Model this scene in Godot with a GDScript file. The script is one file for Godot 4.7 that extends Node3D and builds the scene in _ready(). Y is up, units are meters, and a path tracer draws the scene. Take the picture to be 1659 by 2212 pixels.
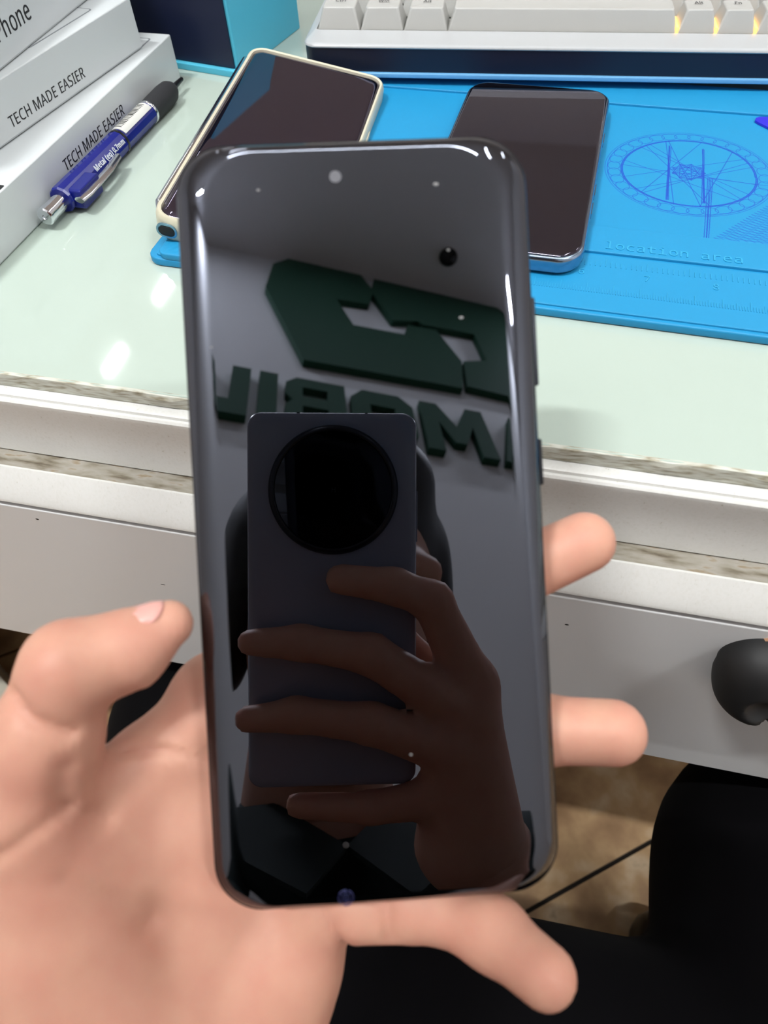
extends Node3D

const DESK := 0.75          # height of the desk top
const CEILING := 3.45
var taken := {}
var mats := {}
var person_at := Vector3.ZERO

# ------------------------------------------------------------------ helpers: naming
func numbered(called: String) -> String:
	if not taken.has(called):
		taken[called] = 0
		return called
	taken[called] += 1
	return "%s_%03d" % [called, taken[called]]

func thing(called: String, label: String, category: String, at := Transform3D.IDENTITY, group := "") -> Node3D:
	var o := Node3D.new()
	o.name = numbered(called)
	add_child(o)
	o.transform = at
	o.set_meta("label", label)
	o.set_meta("category", category)
	if group:
		o.set_meta("group", group)
	return o

func part(called: String, mesh: Mesh, mat: Material, parent: Node, at := Transform3D.IDENTITY) -> MeshInstance3D:
	var o := MeshInstance3D.new()
	o.name = called if parent != self else numbered(called)
	o.mesh = mesh
	o.material_override = mat
	o.transform = at
	o.cast_shadow = GeometryInstance3D.SHADOW_CASTING_SETTING_ON
	parent.add_child(o, true)
	return o

func single(called: String, mesh: Mesh, mat: Material, label: String, category: String, at := Transform3D.IDENTITY) -> MeshInstance3D:
	var o := part(called, mesh, mat, self, at)
	o.set_meta("label", label)
	o.set_meta("category", category)
	return o

func struct(called: String, mesh: Mesh, mat: Material, at := Transform3D.IDENTITY) -> MeshInstance3D:
	var o := part(called, mesh, mat, self, at)
	o.set_meta("kind", "structure")
	return o

func T(x: float, y: float, z: float, yaw := 0.0) -> Transform3D:
	return Transform3D(Basis(Vector3.UP, deg_to_rad(yaw)), Vector3(x, y, z))

# ------------------------------------------------------------------ helpers: meshes
# triangles to a mesh with normals averaged across edges flatter than the crease angle, all faces turned outwards
func mesh_of(v: PackedVector3Array, f: PackedInt32Array, crease := 35.0, uv := PackedVector2Array()) -> ArrayMesh:
	var vol := 0.0
	for i in range(0, f.size(), 3):
		vol += v[f[i]].dot(v[f[i + 1]].cross(v[f[i + 2]]))
	var flip := vol > 0.0          # clockwise fronts: outward meshes have negative volume by the usual rule
	var n := f.size() / 3
	var fn := PackedVector3Array()
	fn.resize(n)
	var around := {}
	for i in n:
		var a := f[i * 3]
		var b := f[i * 3 + 1]
		var c := f[i * 3 + 2]
		if flip:
			var t := b
			b = c
			c = t
			f[i * 3 + 1] = b
			f[i * 3 + 2] = c
		fn[i] = (v[c] - v[a]).cross(v[b] - v[a])
		for k in [a, b, c]:
			if not around.has(k):
				around[k] = PackedInt32Array()
			var l: PackedInt32Array = around[k]
			l.append(i)
			around[k] = l
	var pv := PackedVector3Array()
	var pn := PackedVector3Array()
	var pu := PackedVector2Array()
	var lim := cos(deg_to_rad(crease))
	for i in n:
		var own := fn[i].normalized()
		for k in 3:
			var at := f[i * 3 + k]
			var sum := Vector3.ZERO
			for j in around[at]:
				if fn[j].normalized().dot(own) > lim:
					sum += fn[j]
			pv.append(v[at])
			pn.append(sum.normalized() if sum.length() > 1e-14 else own)
			if uv.size():
				pu.append(uv[at])
	return arrays(pv, pn, pu)

func arrays(pv: PackedVector3Array, pn: PackedVector3Array, pu := PackedVector2Array(), idx := PackedInt32Array()) -> ArrayMesh:
	var a := []
	a.resize(Mesh.ARRAY_MAX)
	a[Mesh.ARRAY_VERTEX] = pv
	a[Mesh.ARRAY_NORMAL] = pn
	if pu.size():
		a[Mesh.ARRAY_TEX_UV] = pu
	if idx.size():
		a[Mesh.ARRAY_INDEX] = idx
	var m := ArrayMesh.new()
	m.add_surface_from_arrays(Mesh.PRIMITIVE_TRIANGLES, a)
	return m

# rounded rectangle outline, half sizes a and b, corner radius r
func rr(a: float, b: float, r: float, seg := 6) -> PackedVector2Array:
	var out := PackedVector2Array()
	r = maxf(minf(r, minf(a, b) - 1e-6), 1e-6)
	for q in 4:
		var c := Vector2((a - r) * [1, -1, -1, 1][q], (b - r) * [1, 1, -1, -1][q])
		for i in seg + 1:
			var t := PI / 2 * (q + float(i) / seg)
			out.append(c + Vector2(cos(t), sin(t)) * r)
	return out

func ring_xz(p: PackedVector2Array, y: float) -> PackedVector3Array:
	var o := PackedVector3Array()
	for q in p:
		o.append(Vector3(q.x, y, q.y))
	return o

func ring_xy(p: PackedVector2Array, z: float) -> PackedVector3Array:
	var o := PackedVector3Array()
	for q in p:
		o.append(Vector3(q.x, q.y, z))
	return o

func loft(rings: Array, crease := 35.0, cap0 := true, cap1 := true) -> ArrayMesh:
	var v := PackedVector3Array()
	var f := PackedInt32Array()
	var n: int = rings[0].size()
	for r in rings:
		v.append_array(r)
	for i in rings.size() - 1:
		for j in n:
			var a := i * n + j
			var b := i * n + (j + 1) % n
			f.append_array([a, b, a + n, b, b + n, a + n])
	for c in [[0, cap0], [rings.size() - 1, cap1]]:
		if not c[1]:
			continue
		var mid := Vector3.ZERO
		for j in n:
			mid += v[c[0] * n + j]
		v.append(mid / n)
		var m := v.size() - 1
		for j in n:
			var a: int = c[0] * n + j
			var b: int = c[0] * n + (j + 1) % n
			f.append_array([b, a, m] if c[0] == 0 else [a, b, m])
	return mesh_of(v, f, crease)

# slab lying in xz: size, corner radius, bevel; y from 0 to h
func slab(sx: float, h: float, sz: float, r := 0.002, bev := 0.0006, seg := 4) -> ArrayMesh:
	var rings := []
	for q in [[bev, 0.0], [bev * 0.3, bev * 0.3], [0.0, bev], [0.0, h - bev], [bev * 0.3, h - bev * 0.3], [bev, h]]:
		rings.append(ring_xz(rr(sx / 2 - q[0], sz / 2 - q[0], maxf(r - q[0], 0.0002), seg), q[1]))
	return loft(rings, 50)

func box(sx: float, sy: float, sz: float) -> ArrayMesh:
	var v := PackedVector3Array()
	for x in [-1, 1]:
		for y in [-1, 1]:
			for z in [-1, 1]:
				v.append(Vector3(x * sx, y * sy, z * sz) / 2)
	return mesh_of(v, PackedInt32Array([0, 1, 3, 0, 3, 2, 4, 6, 7, 4, 7, 5, 0, 4, 5, 0, 5, 1, 2, 3, 7, 2, 7, 6, 0, 2, 6, 0, 6, 4, 1, 5, 7, 1, 7, 3]), 20)

# prism of a 2D outline (x, y) along z, from z0 to z1
func prism(p: PackedVector2Array, z0: float, z1: float, crease := 30.0) -> ArrayMesh:
	var v := PackedVector3Array()
	var f := PackedInt32Array()
	var n := p.size()
	for q in p:
		v.append(Vector3(q.x, q.y, z0))
	for q in p:
		v.append(Vector3(q.x, q.y, z1))
	for j in n:
		var b := (j + 1) % n
		f.append_array([j, b, j + n, b, b + n, j + n])
	var tri := Geometry2D.triangulate_polygon(p)
	var ccw := not Geometry2D.is_polygon_clockwise(p)
	for i in range(0, tri.size(), 3):
		var t := [tri[i], tri[i + 1], tri[i + 2]]
		var area := (p[t[1]] - p[t[0]]).cross(p[t[2]] - p[t[0]])
		if (area > 0) != ccw:
			t = [t[0], t[2], t[1]]
		f.append_array([t[0], t[2], t[1], t[0] + n, t[1] + n, t[2] + n])
	return mesh_of(v, f, crease)

# tube along points with a radius at each point, round ends
func tube(p: Array, r: Array, sides := 12, flat := 1.0) -> ArrayMesh:
	var rings := []
	var up := Vector3.UP
	for i in p.size():
		var d: Vector3 = (p[mini(i + 1, p.size() - 1)] - p[maxi(i - 1, 0)]).normalized()
		if absf(d.dot(up)) > 0.97:
			up = Vector3.RIGHT
		var s := d.cross(up).normalized()
		var u := s.cross(d)
		var ring := PackedVector3Array()
		for k in sides:
			var t := TAU * k / sides
			ring.append(p[i] + (s * cos(t) + u * sin(t) * flat) * r[i])
		rings.append(ring)
	return loft(rings, 50)

# turned about the z axis: list of [z, radius]
func lathe(prof: Array, sides := 28, crease := 40.0) -> ArrayMesh:
	var rings := []
	for q in prof:
		var ring := PackedVector3Array()
		for k in sides:
			ring.append(Vector3(cos(TAU * k / sides) * q[1], sin(TAU * k / sides) * q[1], q[0]))
		rings.append(ring)
	return loft(rings, crease)

func ball(r: float, squash := Vector3.ONE) -> ArrayMesh:
	var rings := []
	for i in range(1, 12):
		var t := PI * i / 12
		var ring := PackedVector3Array()
		for k in 18:
			ring.append(Vector3(sin(t) * cos(TAU * k / 18), cos(t), sin(t) * sin(TAU * k / 18)) * r * squash)
		rings.append(ring)
	return loft(rings, 80)

func letters(words: String, height: float, depth: float, weight := 400, face := "Droid Sans") -> TextMesh:
	var t := TextMesh.new()
	var font := SystemFont.new()
	font.font_names = PackedStringArray([face])
	font.font_weight = weight
	t.font = font
	t.text = words
	font.hinting = TextServer.HINTING_NONE
	var big := 64.0 if height > 0.0046 else 16.0
	t.font_size = int(big)
	t.pixel_size = height / (big * 0.72)
	t.depth = depth
	t.curve_step = 1.0 if big > 20 else 0.5
	return t

# ------------------------------------------------------------------ helpers: materials
func mat(called: String, c: Color, rough := 0.5, metal := 0.0, spec := 0.5) -> StandardMaterial3D:
	if mats.has(called):
		return mats[called]
	var m := StandardMaterial3D.new()
	m.resource_name = called
	m.albedo_color = c
	m.roughness = rough
	m.metallic = metal
	m.metallic_specular = spec
	mats[called] = m
	return m

func noise_tex(seed_: int, freq: float, stops: Array, size := 512, oct := 4, kind := FastNoiseLite.TYPE_SIMPLEX_SMOOTH) -> NoiseTexture2D:
	var n := FastNoiseLite.new()
	n.seed = seed_
	n.frequency = freq
	n.noise_type = kind
	n.fractal_octaves = oct
	var g := Gradient.new()
	var offs := PackedFloat32Array()
	var cols := PackedColorArray()
	for s in stops:
		offs.append(s[0])
		cols.append(s[1])
	g.offsets = offs
	g.colors = cols
	var t := NoiseTexture2D.new()
	t.width = size
	t.height = size
	t.seamless = true
	t.noise = n
	t.color_ramp = g
	return t

func tri(m: StandardMaterial3D, tex: Texture2D, per_metre: float, world := true) -> StandardMaterial3D:
	m.albedo_texture = tex
	m.albedo_color = Color.WHITE
	m.uv1_triplanar = true
	m.uv1_world_triplanar = world
	m.uv1_scale = Vector3.ONE * per_metre
	return m

# ------------------------------------------------------------------ helpers: soft bodies
# field of tapered capsules [a, b, ra, rb, blend] and ellipsoids [centre, radii, basis, blend, "e"], meshed as surface nets
func body_field(prims: Array, cell: float, grooves := [], cuts := []) -> Array:
	var lo := Vector3.INF
	var hi := -Vector3.INF
	for p in prims:
		if p.size() == 5 and p[4] is String:
			var m := maxf(p[1].x, maxf(p[1].y, p[1].z))
			lo = lo.min(p[0] - Vector3.ONE * m)
			hi = hi.max(p[0] + Vector3.ONE * m)
		else:
			var m := maxf(p[2], p[3])
			lo = lo.min(p[0].min(p[1]) - Vector3.ONE * m)
			hi = hi.max(p[0].max(p[1]) + Vector3.ONE * m)
	lo -= Vector3.ONE * cell * 3
	hi += Vector3.ONE * cell * 3
	var nx := int((hi.x - lo.x) / cell) + 2
	var ny := int((hi.y - lo.y) / cell) + 2
	var nz := int((hi.z - lo.z) / cell) + 2
	var val := PackedFloat32Array()
	val.resize(nx * ny * nz)
	val.fill(1.0)
	for p in prims:
		var ell: bool = p[4] is String
		var k: float = p[3] if ell else p[4]
		var a: Vector3 = p[0]
		var b: Vector3 = p[0] if ell else p[1]
		var rad: Vector3 = p[1] if ell else Vector3.ONE * maxf(p[2], p[3])
		var reach := maxf(rad.x, maxf(rad.y, rad.z)) + k + cell * 2
		var pl := a.min(b) - Vector3.ONE * reach - lo
		var ph := a.max(b) + Vector3.ONE * reach - lo
		var x0 := clampi(int(pl.x / cell), 0, nx - 1)
		var x1 := clampi(int(ph.x / cell) + 1, 0, nx - 1)
		var y0 := clampi(int(pl.y / cell), 0, ny - 1)
		var y1 := clampi(int(ph.y / cell) + 1, 0, ny - 1)
		var z0 := clampi(int(pl.z / cell), 0, nz - 1)
		var z1 := clampi(int(ph.z / cell) + 1, 0, nz - 1)
		var ab := b - a
		var il := 0.0 if ell else 1.0 / maxf(ab.length_squared(), 1e-12)
		var ra: float = 0.0 if ell else p[2]
		var dr: float = 0.0 if ell else p[3] - p[2]
		var inv: Basis = p[2].transposed() if ell else Basis.IDENTITY
		var mr := minf(rad.x, minf(rad.y, rad.z))
		for z in range(z0, z1 + 1):
			for y in range(y0, y1 + 1):
				var row := (z * ny + y) * nx
				for x in range(x0, x1 + 1):
					var q := lo + Vector3(x, y, z) * cell - a
					var d: float
					if ell:
						q = inv * q
						var s := (q / rad).length()
						var g := (q / (rad * rad)).length()
						d = s * (s - 1.0) / g if g > 1e-6 else -mr
					else:
						var h := clampf(q.dot(ab) * il, 0.0, 1.0)
						d = (q - ab * h).length() - ra - dr * h
					var o := val[row + x]
					var e := maxf(k - absf(o - d), 0.0)
					val[row + x] = minf(o, d) - e * e * 0.25 / k
	for g in grooves:      # crease along a line in x and y: [points, width, depth, z from, z to]
		var w: float = g[1]
		for i in g[0].size() - 1:
			var a: Vector2 = g[0][i]
			var b: Vector2 = g[0][i + 1]
			var reach := w * 2.5
			var x0 := clampi(int((minf(a.x, b.x) - reach - lo.x) / cell), 0, nx - 1)
			var x1 := clampi(int((maxf(a.x, b.x) + reach - lo.x) / cell) + 1, 0, nx - 1)
			var y0 := clampi(int((minf(a.y, b.y) - reach - lo.y) / cell), 0, ny - 1)
			var y1 := clampi(int((maxf(a.y, b.y) + reach - lo.y) / cell) + 1, 0, ny - 1)
			var z0 := clampi(int((g[3] - lo.z) / cell), 0, nz - 1)
			var z1 := clampi(int((g[4] - lo.z) / cell), 0, nz - 1)
			var ab := b - a
			for y in range(y0, y1 + 1):
				for x in range(x0, x1 + 1):
					var q := Vector2(lo.x + x * cell, lo.y + y * cell) - a
					var h := q.dot(ab) / ab.length_squared()
					if h < 0.0 and i > 0 or h > 1.0 and i < g[0].size() - 2:
						continue
					var d := (q - ab * clampf(h, 0.0, 1.0)).length()
					var add: float = g[2] * exp(-d * d / (w * w))
					if add > 1e-5:
						for z in range(z0, z1 + 1):
							val[(z * ny + y) * nx + x] += add
	for c in cuts:          # capsule taken away: [a, b, ra, rb]
		var ab: Vector3 = c[1] - c[0]
		var m := maxf(c[2], c[3]) + cell * 2
		var pl: Vector3 = c[0].min(c[1]) - Vector3.ONE * m - lo
		var ph: Vector3 = c[0].max(c[1]) + Vector3.ONE * m - lo
		for z in range(clampi(int(pl.z / cell), 0, nz - 1), clampi(int(ph.z / cell) + 1, 0, nz - 1) + 1):
			for y in range(clampi(int(pl.y / cell), 0, ny - 1), clampi(int(ph.y / cell) + 1, 0, ny - 1) + 1):
				for x in range(clampi(int(pl.x / cell), 0, nx - 1), clampi(int(ph.x / cell) + 1, 0, nx - 1) + 1):
					var q: Vector3 = lo + Vector3(x, y, z) * cell - c[0]
					var h := clampf(q.dot(ab) / maxf(ab.length_squared(), 1e-9), 0.0, 1.0)
					var d: float = (q - ab * h).length() - c[2] - (c[3] - c[2]) * h
					var at := (z * ny + y) * nx + x
					val[at] = maxf(val[at], -d)
	var pv := PackedVector3Array()
	var pn := PackedVector3Array()
	var idx := PackedInt32Array()
	var which := PackedInt32Array()
	which.resize(nx * ny * nz)
	which.fill(-1)
	var off := [0, 1, nx, nx + 1, nx * ny, nx * ny + 1, nx * ny + nx, nx * ny + nx + 1]
	var edges := [[0, 1], [2, 3], [4, 5], [6, 7], [0, 2], [1, 3], [4, 6], [5, 7], [0, 4], [1, 5], [2, 6], [3, 7]]
	var cor := [Vector3(0, 0, 0), Vector3(1, 0, 0), Vector3(0, 1, 0), Vector3(1, 1, 0), Vector3(0, 0, 1), Vector3(1, 0, 1), Vector3(0, 1, 1), Vector3(1, 1, 1)]
	var o1 := nx * ny
	for z in nz - 1:
		for y in ny - 1:
			for x in nx - 1:
				var at := (z * ny + y) * nx + x
				var first := val[at] < 0.0
				if (val[at + 1] < 0.0) == first and (val[at + nx] < 0.0) == first and (val[at + nx + 1] < 0.0) == first and (val[at + o1] < 0.0) == first and (val[at + o1 + 1] < 0.0) == first and (val[at + o1 + nx] < 0.0) == first and (val[at + o1 + nx + 1] < 0.0) == first:
					continue
				var sum := Vector3.ZERO
				var cnt := 0
				for e in edges:
					var va := val[at + off[e[0]]]
					var vb := val[at + off[e[1]]]
					if (va < 0.0) != (vb < 0.0):
						sum += cor[e[0]].lerp(cor[e[1]], va / (va - vb))
						cnt += 1
				sum /= cnt
				var gx := (val[at + 1] - val[at]) + (val[at + nx + 1] - val[at + nx]) + (val[at + o1 + 1] - val[at + o1]) + (val[at + o1 + nx + 1] - val[at + o1 + nx])
				var gy := (val[at + nx] - val[at]) + (val[at + nx + 1] - val[at + 1]) + (val[at + o1 + nx] - val[at + o1]) + (val[at + o1 + nx + 1] - val[at + o1 + 1])
				var gz := (val[at + o1] - val[at]) + (val[at + o1 + 1] - val[at + 1]) + (val[at + o1 + nx] - val[at + nx]) + (val[at + o1 + nx + 1] - val[at + nx + 1])
				which[at] = pv.size()
				pv.append(lo + (Vector3(x, y, z) + sum) * cell)
				pn.append(Vector3(gx, gy, gz).normalized())
	for z in range(1, nz - 1):
		for y in range(1, ny - 1):
			for x in range(1, nx - 1):
				var at := (z * ny + y) * nx + x
				if which[at] < 0:
					continue
				var s := val[at] < 0.0
				for ax in 3:
					var nxt: int = at + [1, nx, o1][ax]
					if (val[nxt] < 0.0) == s:
						continue
					var u: int = [nx, o1, 1][ax]
					var w: int = [o1, 1, nx][ax]
					var a := which[at]
					var b := which[at - u]
					var c := which[at - u - w]
					var d := which[at - w]
					if a < 0 or b < 0 or c < 0 or d < 0:
						continue
					if s:
						idx.append_array([a, c, b, a, d, c])
					else:
						idx.append_array([a, b, c, a, c, d])
	# two rounds of smoothing take the grid's steps out of the normals
	for pass_ in 2:
		var acc := PackedVector3Array()
		acc.resize(pn.size())
		for i in range(0, idx.size(), 3):
			var m := pn[idx[i]] + pn[idx[i + 1]] + pn[idx[i + 2]]
			acc[idx[i]] += m
			acc[idx[i + 1]] += m
			acc[idx[i + 2]] += m
		for i in pn.size():
			pn[i] = acc[i].normalized() if acc[i].length() > 1e-9 else pn[i]
	return [pv, pn, idx]

# several fields, each [field, transform, blush], into one mesh; blush 0..1 per vertex lerps between two skin tones
func join_fields(list: Array) -> ArrayMesh:
	var pv := PackedVector3Array()
	var pn := PackedVector3Array()
	var idx := PackedInt32Array()
	for e in list:
		var t: Transform3D = e[1]
		var base := pv.size()
		for p in e[0][0]:
			pv.append(t * p)
		for q in e[0][1]:
			pn.append((t.basis * q).normalized())
		var f: PackedInt32Array = e[0][2]
		var turned := t.basis.determinant() < 0.0
		for i in range(0, f.size(), 3):
			idx.append_array([f[i] + base, f[i + 2] + base, f[i + 1] + base] if turned else [f[i] + base, f[i + 1] + base, f[i + 2] + base])
	return arrays(pv, pn, PackedVector2Array(), idx)

func chain(pts: Array, k: float, s := 0.001) -> Array:
	var out := []
	for i in pts.size() - 1:
		var a: Array = pts[i]
		var b: Array = pts[i + 1]
		out.append([Vector3(a[0], a[1], a[2]) * s, Vector3(b[0], b[1], b[2]) * s, a[3] * s, b[3] * s, k])
	return out

func v2s(l: Array, s := 0.001) -> Array:
	var o := []
	for q in l:
		o.append(Vector2(q[0], q[1]) * s)
	return o

# ================================================================== the scene
func _ready() -> void:
	view_and_light()
	materials()
	room()
	desk()
	wall_sign()
	keyboard()
	mat_and_marks()
	lying_phones()
	boxes()
	pen()
	small_things()
	held_phone()
	camera_phone()
	person()

func view_and_light() -> void:
	var cam := Camera3D.new()
	cam.name = "camera"
	add_child(cam)
	cam.transform = Transform3D(Basis(Vector3(0.9762, -0.0368, -0.2135), Vector3(-0.1492, 0.6007, -0.7854), Vector3(0.1571, 0.7986, 0.5809)).orthonormalized(), Vector3(0, 0.925, 0.164))
	cam.fov = rad_to_deg(2.0 * atan(1106.0 / 1534.0))
	cam.near = 0.004
	cam.far = 50.0
	cam.current = true
	var env := Environment.new()
	env.background_mode = Environment.BG_COLOR
	env.background_color = Color(0.02, 0.02, 0.02)
	env.tonemap_mode = Environment.TONE_MAPPER_LINEAR
	env.tonemap_exposure = 1.62
	env.sdfgi_enabled = true
	env.ssao_enabled = true
	env.ssil_enabled = true
	var we := WorldEnvironment.new()
	we.name = "world_environment"
	we.environment = env
	add_child(we)
	var attr := CameraAttributesPhysical.new()
	attr.frustum_focal_length = 16.64
	attr.frustum_focus_distance = 0.30
	attr.exposure_aperture = 10.0
	we.camera_attributes = attr
	# ceiling lamps: [x, z, length, energy, turned to run along x, label]
	for l in [
		[-2.38, -3.88, 1.2, 0.4, false, "long white tube lamp on the ceiling, farthest to the left"],
		[-2.39, -2.69, 0.24, 0.12, false, "short white tube lamp on the ceiling near the left wall"],
		[-0.9, -1.2, 1.2, 0.45, false, "long white tube lamp on the ceiling above and left of the desk"],
		[1.0, -0.9, 1.2, 0.6, false, "long white tube lamp on the ceiling above and right of the desk"],
		[2.0, -3.0, 1.2, 0.6, false, "long white tube lamp on the ceiling by the right wall"],
		[-0.9, 0.68, 0.5, 3.4, true, "white tube lamp on the ceiling left of the green sign"],
		[1.5, 0.68, 0.5, 2.0, true, "white tube lamp on the ceiling right of the green sign"],
		[0.1, 0.22, 1.2, 0.9, true, "long white tube lamp on the ceiling straight above the desk's front edge"],
	]:
		ceiling_lamp(l[0], l[1], l[2], l[3], l[4], l[5])

func ceiling_lamp(x: float, z: float, length: float, energy: float, across: bool, label: String) -> void:
	var o := thing("ceiling_lamp", label, "lamp", T(x, CEILING, z, 90.0 if across else 0.0), "tube lamps on the ceiling")
	part("housing", box(0.07, 0.04, length + 0.04), mat("lamp housing", Color(0.9, 0.9, 0.9), 0.4), o, T(0, -0.02, 0))
	var glow := mat("lamp glow", Color(1, 1, 1), 0.4)
	glow.emission_enabled = true
	glow.emission = Color(0.985, 0.99, 0.99)
	glow.emission_energy_multiplier = 6.0
	var half := PackedVector2Array()
	for i in 13:
		half.append(Vector2(cos(PI + PI * i / 12), sin(PI + PI * i / 12)) * 0.024)
	part("tube", prism(half, -length / 2, length / 2), glow, o, T(0, -0.041, 0))
	var a := AreaLight3D.new()
	a.name = "lamp_light"
	a.area_size = Vector2(0.048, length)
	a.light_color = Color(0.985, 0.99, 0.99)
	a.light_energy = energy
	a.area_range = 12.0
	a.area_attenuation = 2.0
	a.shadow_enabled = true
	a.rotation_degrees = Vector3(-90, 0, 0)
	a.position = Vector3(0, -0.068, 0)
	o.add_child(a)

func materials() -> void:
	mat("wall paint", Color(0.9, 0.9, 0.91), 0.7)
	mat("ceiling paint", Color(0.9, 0.9, 0.915), 0.8)
	mat("floor slab", Color(0.16, 0.14, 0.12), 0.9)
	var ft := mat("floor tile", Color.WHITE, 0.45)
	tri(ft, noise_tex(11, 0.012, [[0.0, Color(0.56, 0.43, 0.3)], [0.35, Color(0.7, 0.56, 0.41)], [0.6, Color(0.8, 0.66, 0.49)], [0.8, Color(0.88, 0.78, 0.64)], [1.0, Color(0.58, 0.46, 0.33)]], 512, 6), 1.7)
	# desk
	mat("desk glass", Color(0.685, 0.74, 0.70), 0.05, 0.0, 0.5)
	var ge := mat("glass edge", Color.WHITE, 0.5)
	tri(ge, noise_tex(21, 0.02, [[0.0, Color(0.4, 0.36, 0.28)], [0.25, Color(0.62, 0.6, 0.52)], [0.5, Color(0.74, 0.74, 0.69)], [1.0, Color(0.82, 0.84, 0.8)]], 512, 6), 14.0)
	ge.uv1_scale = Vector3(9, 60, 60)
	var tw := mat("moulding white", Color.WHITE, 0.32)
	tri(tw, noise_tex(31, 0.035, [[0.0, Color(0.3, 0.27, 0.22)], [0.09, Color(0.68, 0.66, 0.6)], [0.17, Color(0.84, 0.84, 0.82)], [0.6, Color(0.86, 0.86, 0.845)], [1.0, Color(0.82, 0.815, 0.79)]], 1024, 5), 9.0)
	var gr := mat("groove grime", Color.WHITE, 0.8)
	tri(gr, noise_tex(41, 0.012, [[0.0, Color(0.3, 0.26, 0.2)], [0.25, Color(0.47, 0.44, 0.38)], [0.45, Color(0.55, 0.53, 0.48)], [0.7, Color(0.6, 0.58, 0.54)], [0.85, Color(0.52, 0.46, 0.37)], [1.0, Color(0.7, 0.69, 0.65)]], 512, 5), 10.0)
	gr.uv1_scale = Vector3(7, 30, 30)
	mat("black plastic", Color(0.03, 0.03, 0.032), 0.6)
	mat("drawer grey", Color(0.86, 0.865, 0.865), 0.38)
	mat("desk panel", Color(0.2, 0.2, 0.195), 0.6)
	mat("handle black", Color(0.055, 0.06, 0.065), 0.6)
	# plastics and metals
	mat("glass black", Color(0.352, 0.364, 0.396), 0.012, 1.0)
	mat("chrome", Color(0.85, 0.86, 0.88), 0.12, 1.0)

func room() -> void:
	var x0 := -3.4
	var x1 := 2.7
	var z0 := -5.8
	var z1 := 0.95
	var w: Material = mats["wall paint"]
	struct("wall_back", box(x1 - x0 + 0.4, CEILING + 0.2, 0.2), w, T((x0 + x1) / 2, CEILING / 2, z1 + 0.1))
	struct("wall_front", box(x1 - x0 + 0.4, CEILING + 0.2, 0.2), w, T((x0 + x1) / 2, CEILING / 2, z0 - 0.1))
	struct("wall_left", box(0.2, CEILING + 0.2, z1 - z0), w, T(x0 - 0.1, CEILING / 2, (z0 + z1) / 2))
	struct("wall_right", box(0.2, CEILING + 0.2, z1 - z0), w, T(x1 + 0.1, CEILING / 2, (z0 + z1) / 2))
	struct("ceiling", box(x1 - x0, 0.2, z1 - z0), mats["ceiling paint"], T((x0 + x1) / 2, CEILING + 0.1, (z0 + z1) / 2))
	# tiled floor laid at an angle, each tile cut to the room
	var fl := struct("floor", box(x1 - x0, 0.1, z1 - z0), mats["floor slab"], T((x0 + x1) / 2, -0.056, (z0 + z1) / 2))
	var frame := PackedVector2Array([Vector2(x0, z0), Vector2(x1, z0), Vector2(x1, z1), Vector2(x0, z1)])
	var ang := atan2(0.118, 0.155)
	var s := 0.6
	var u := Vector2(cos(ang), -sin(ang))
	var v := Vector2(sin(ang), cos(ang))
	var at := Vector2(0.13, 0.0) - u * 0.22
	for i in range(-13, 14):
		for j in range(-13, 14):
			var q := PackedVector2Array()
			for c in [[0, 0], [1, 0], [1, 1], [0, 1]]:
				q.append(at + u * (i * s + c[0] * (s - 0.005)) + v * (j * s + c[1] * (s - 0.005) - 0.0025))
			for piece in Geometry2D.intersect_polygons(q, frame):
				if piece.size() < 3:
					continue
				var lp := PackedVector2Array()
				for p in piece:
					lp.append(Vector2(p.x, -p.y))
				part("tile", prism(lp, 0.0, 0.006), mats["floor tile"], fl, Transform3D(Basis(Vector3.RIGHT, -PI / 2), Vector3(-(x0 + x1) / 2, 0.05, -(z0 + z1) / 2)))

# profile in (z, y) swept along the desk front
func sweep(p: Array, x0: float, x1: float, crease := 35.0) -> ArrayMesh:
	var q := PackedVector2Array()
	for e in p:
		q.append(Vector2(-e[0], e[1]))
	return prism(q, x0, x1, crease)

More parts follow.
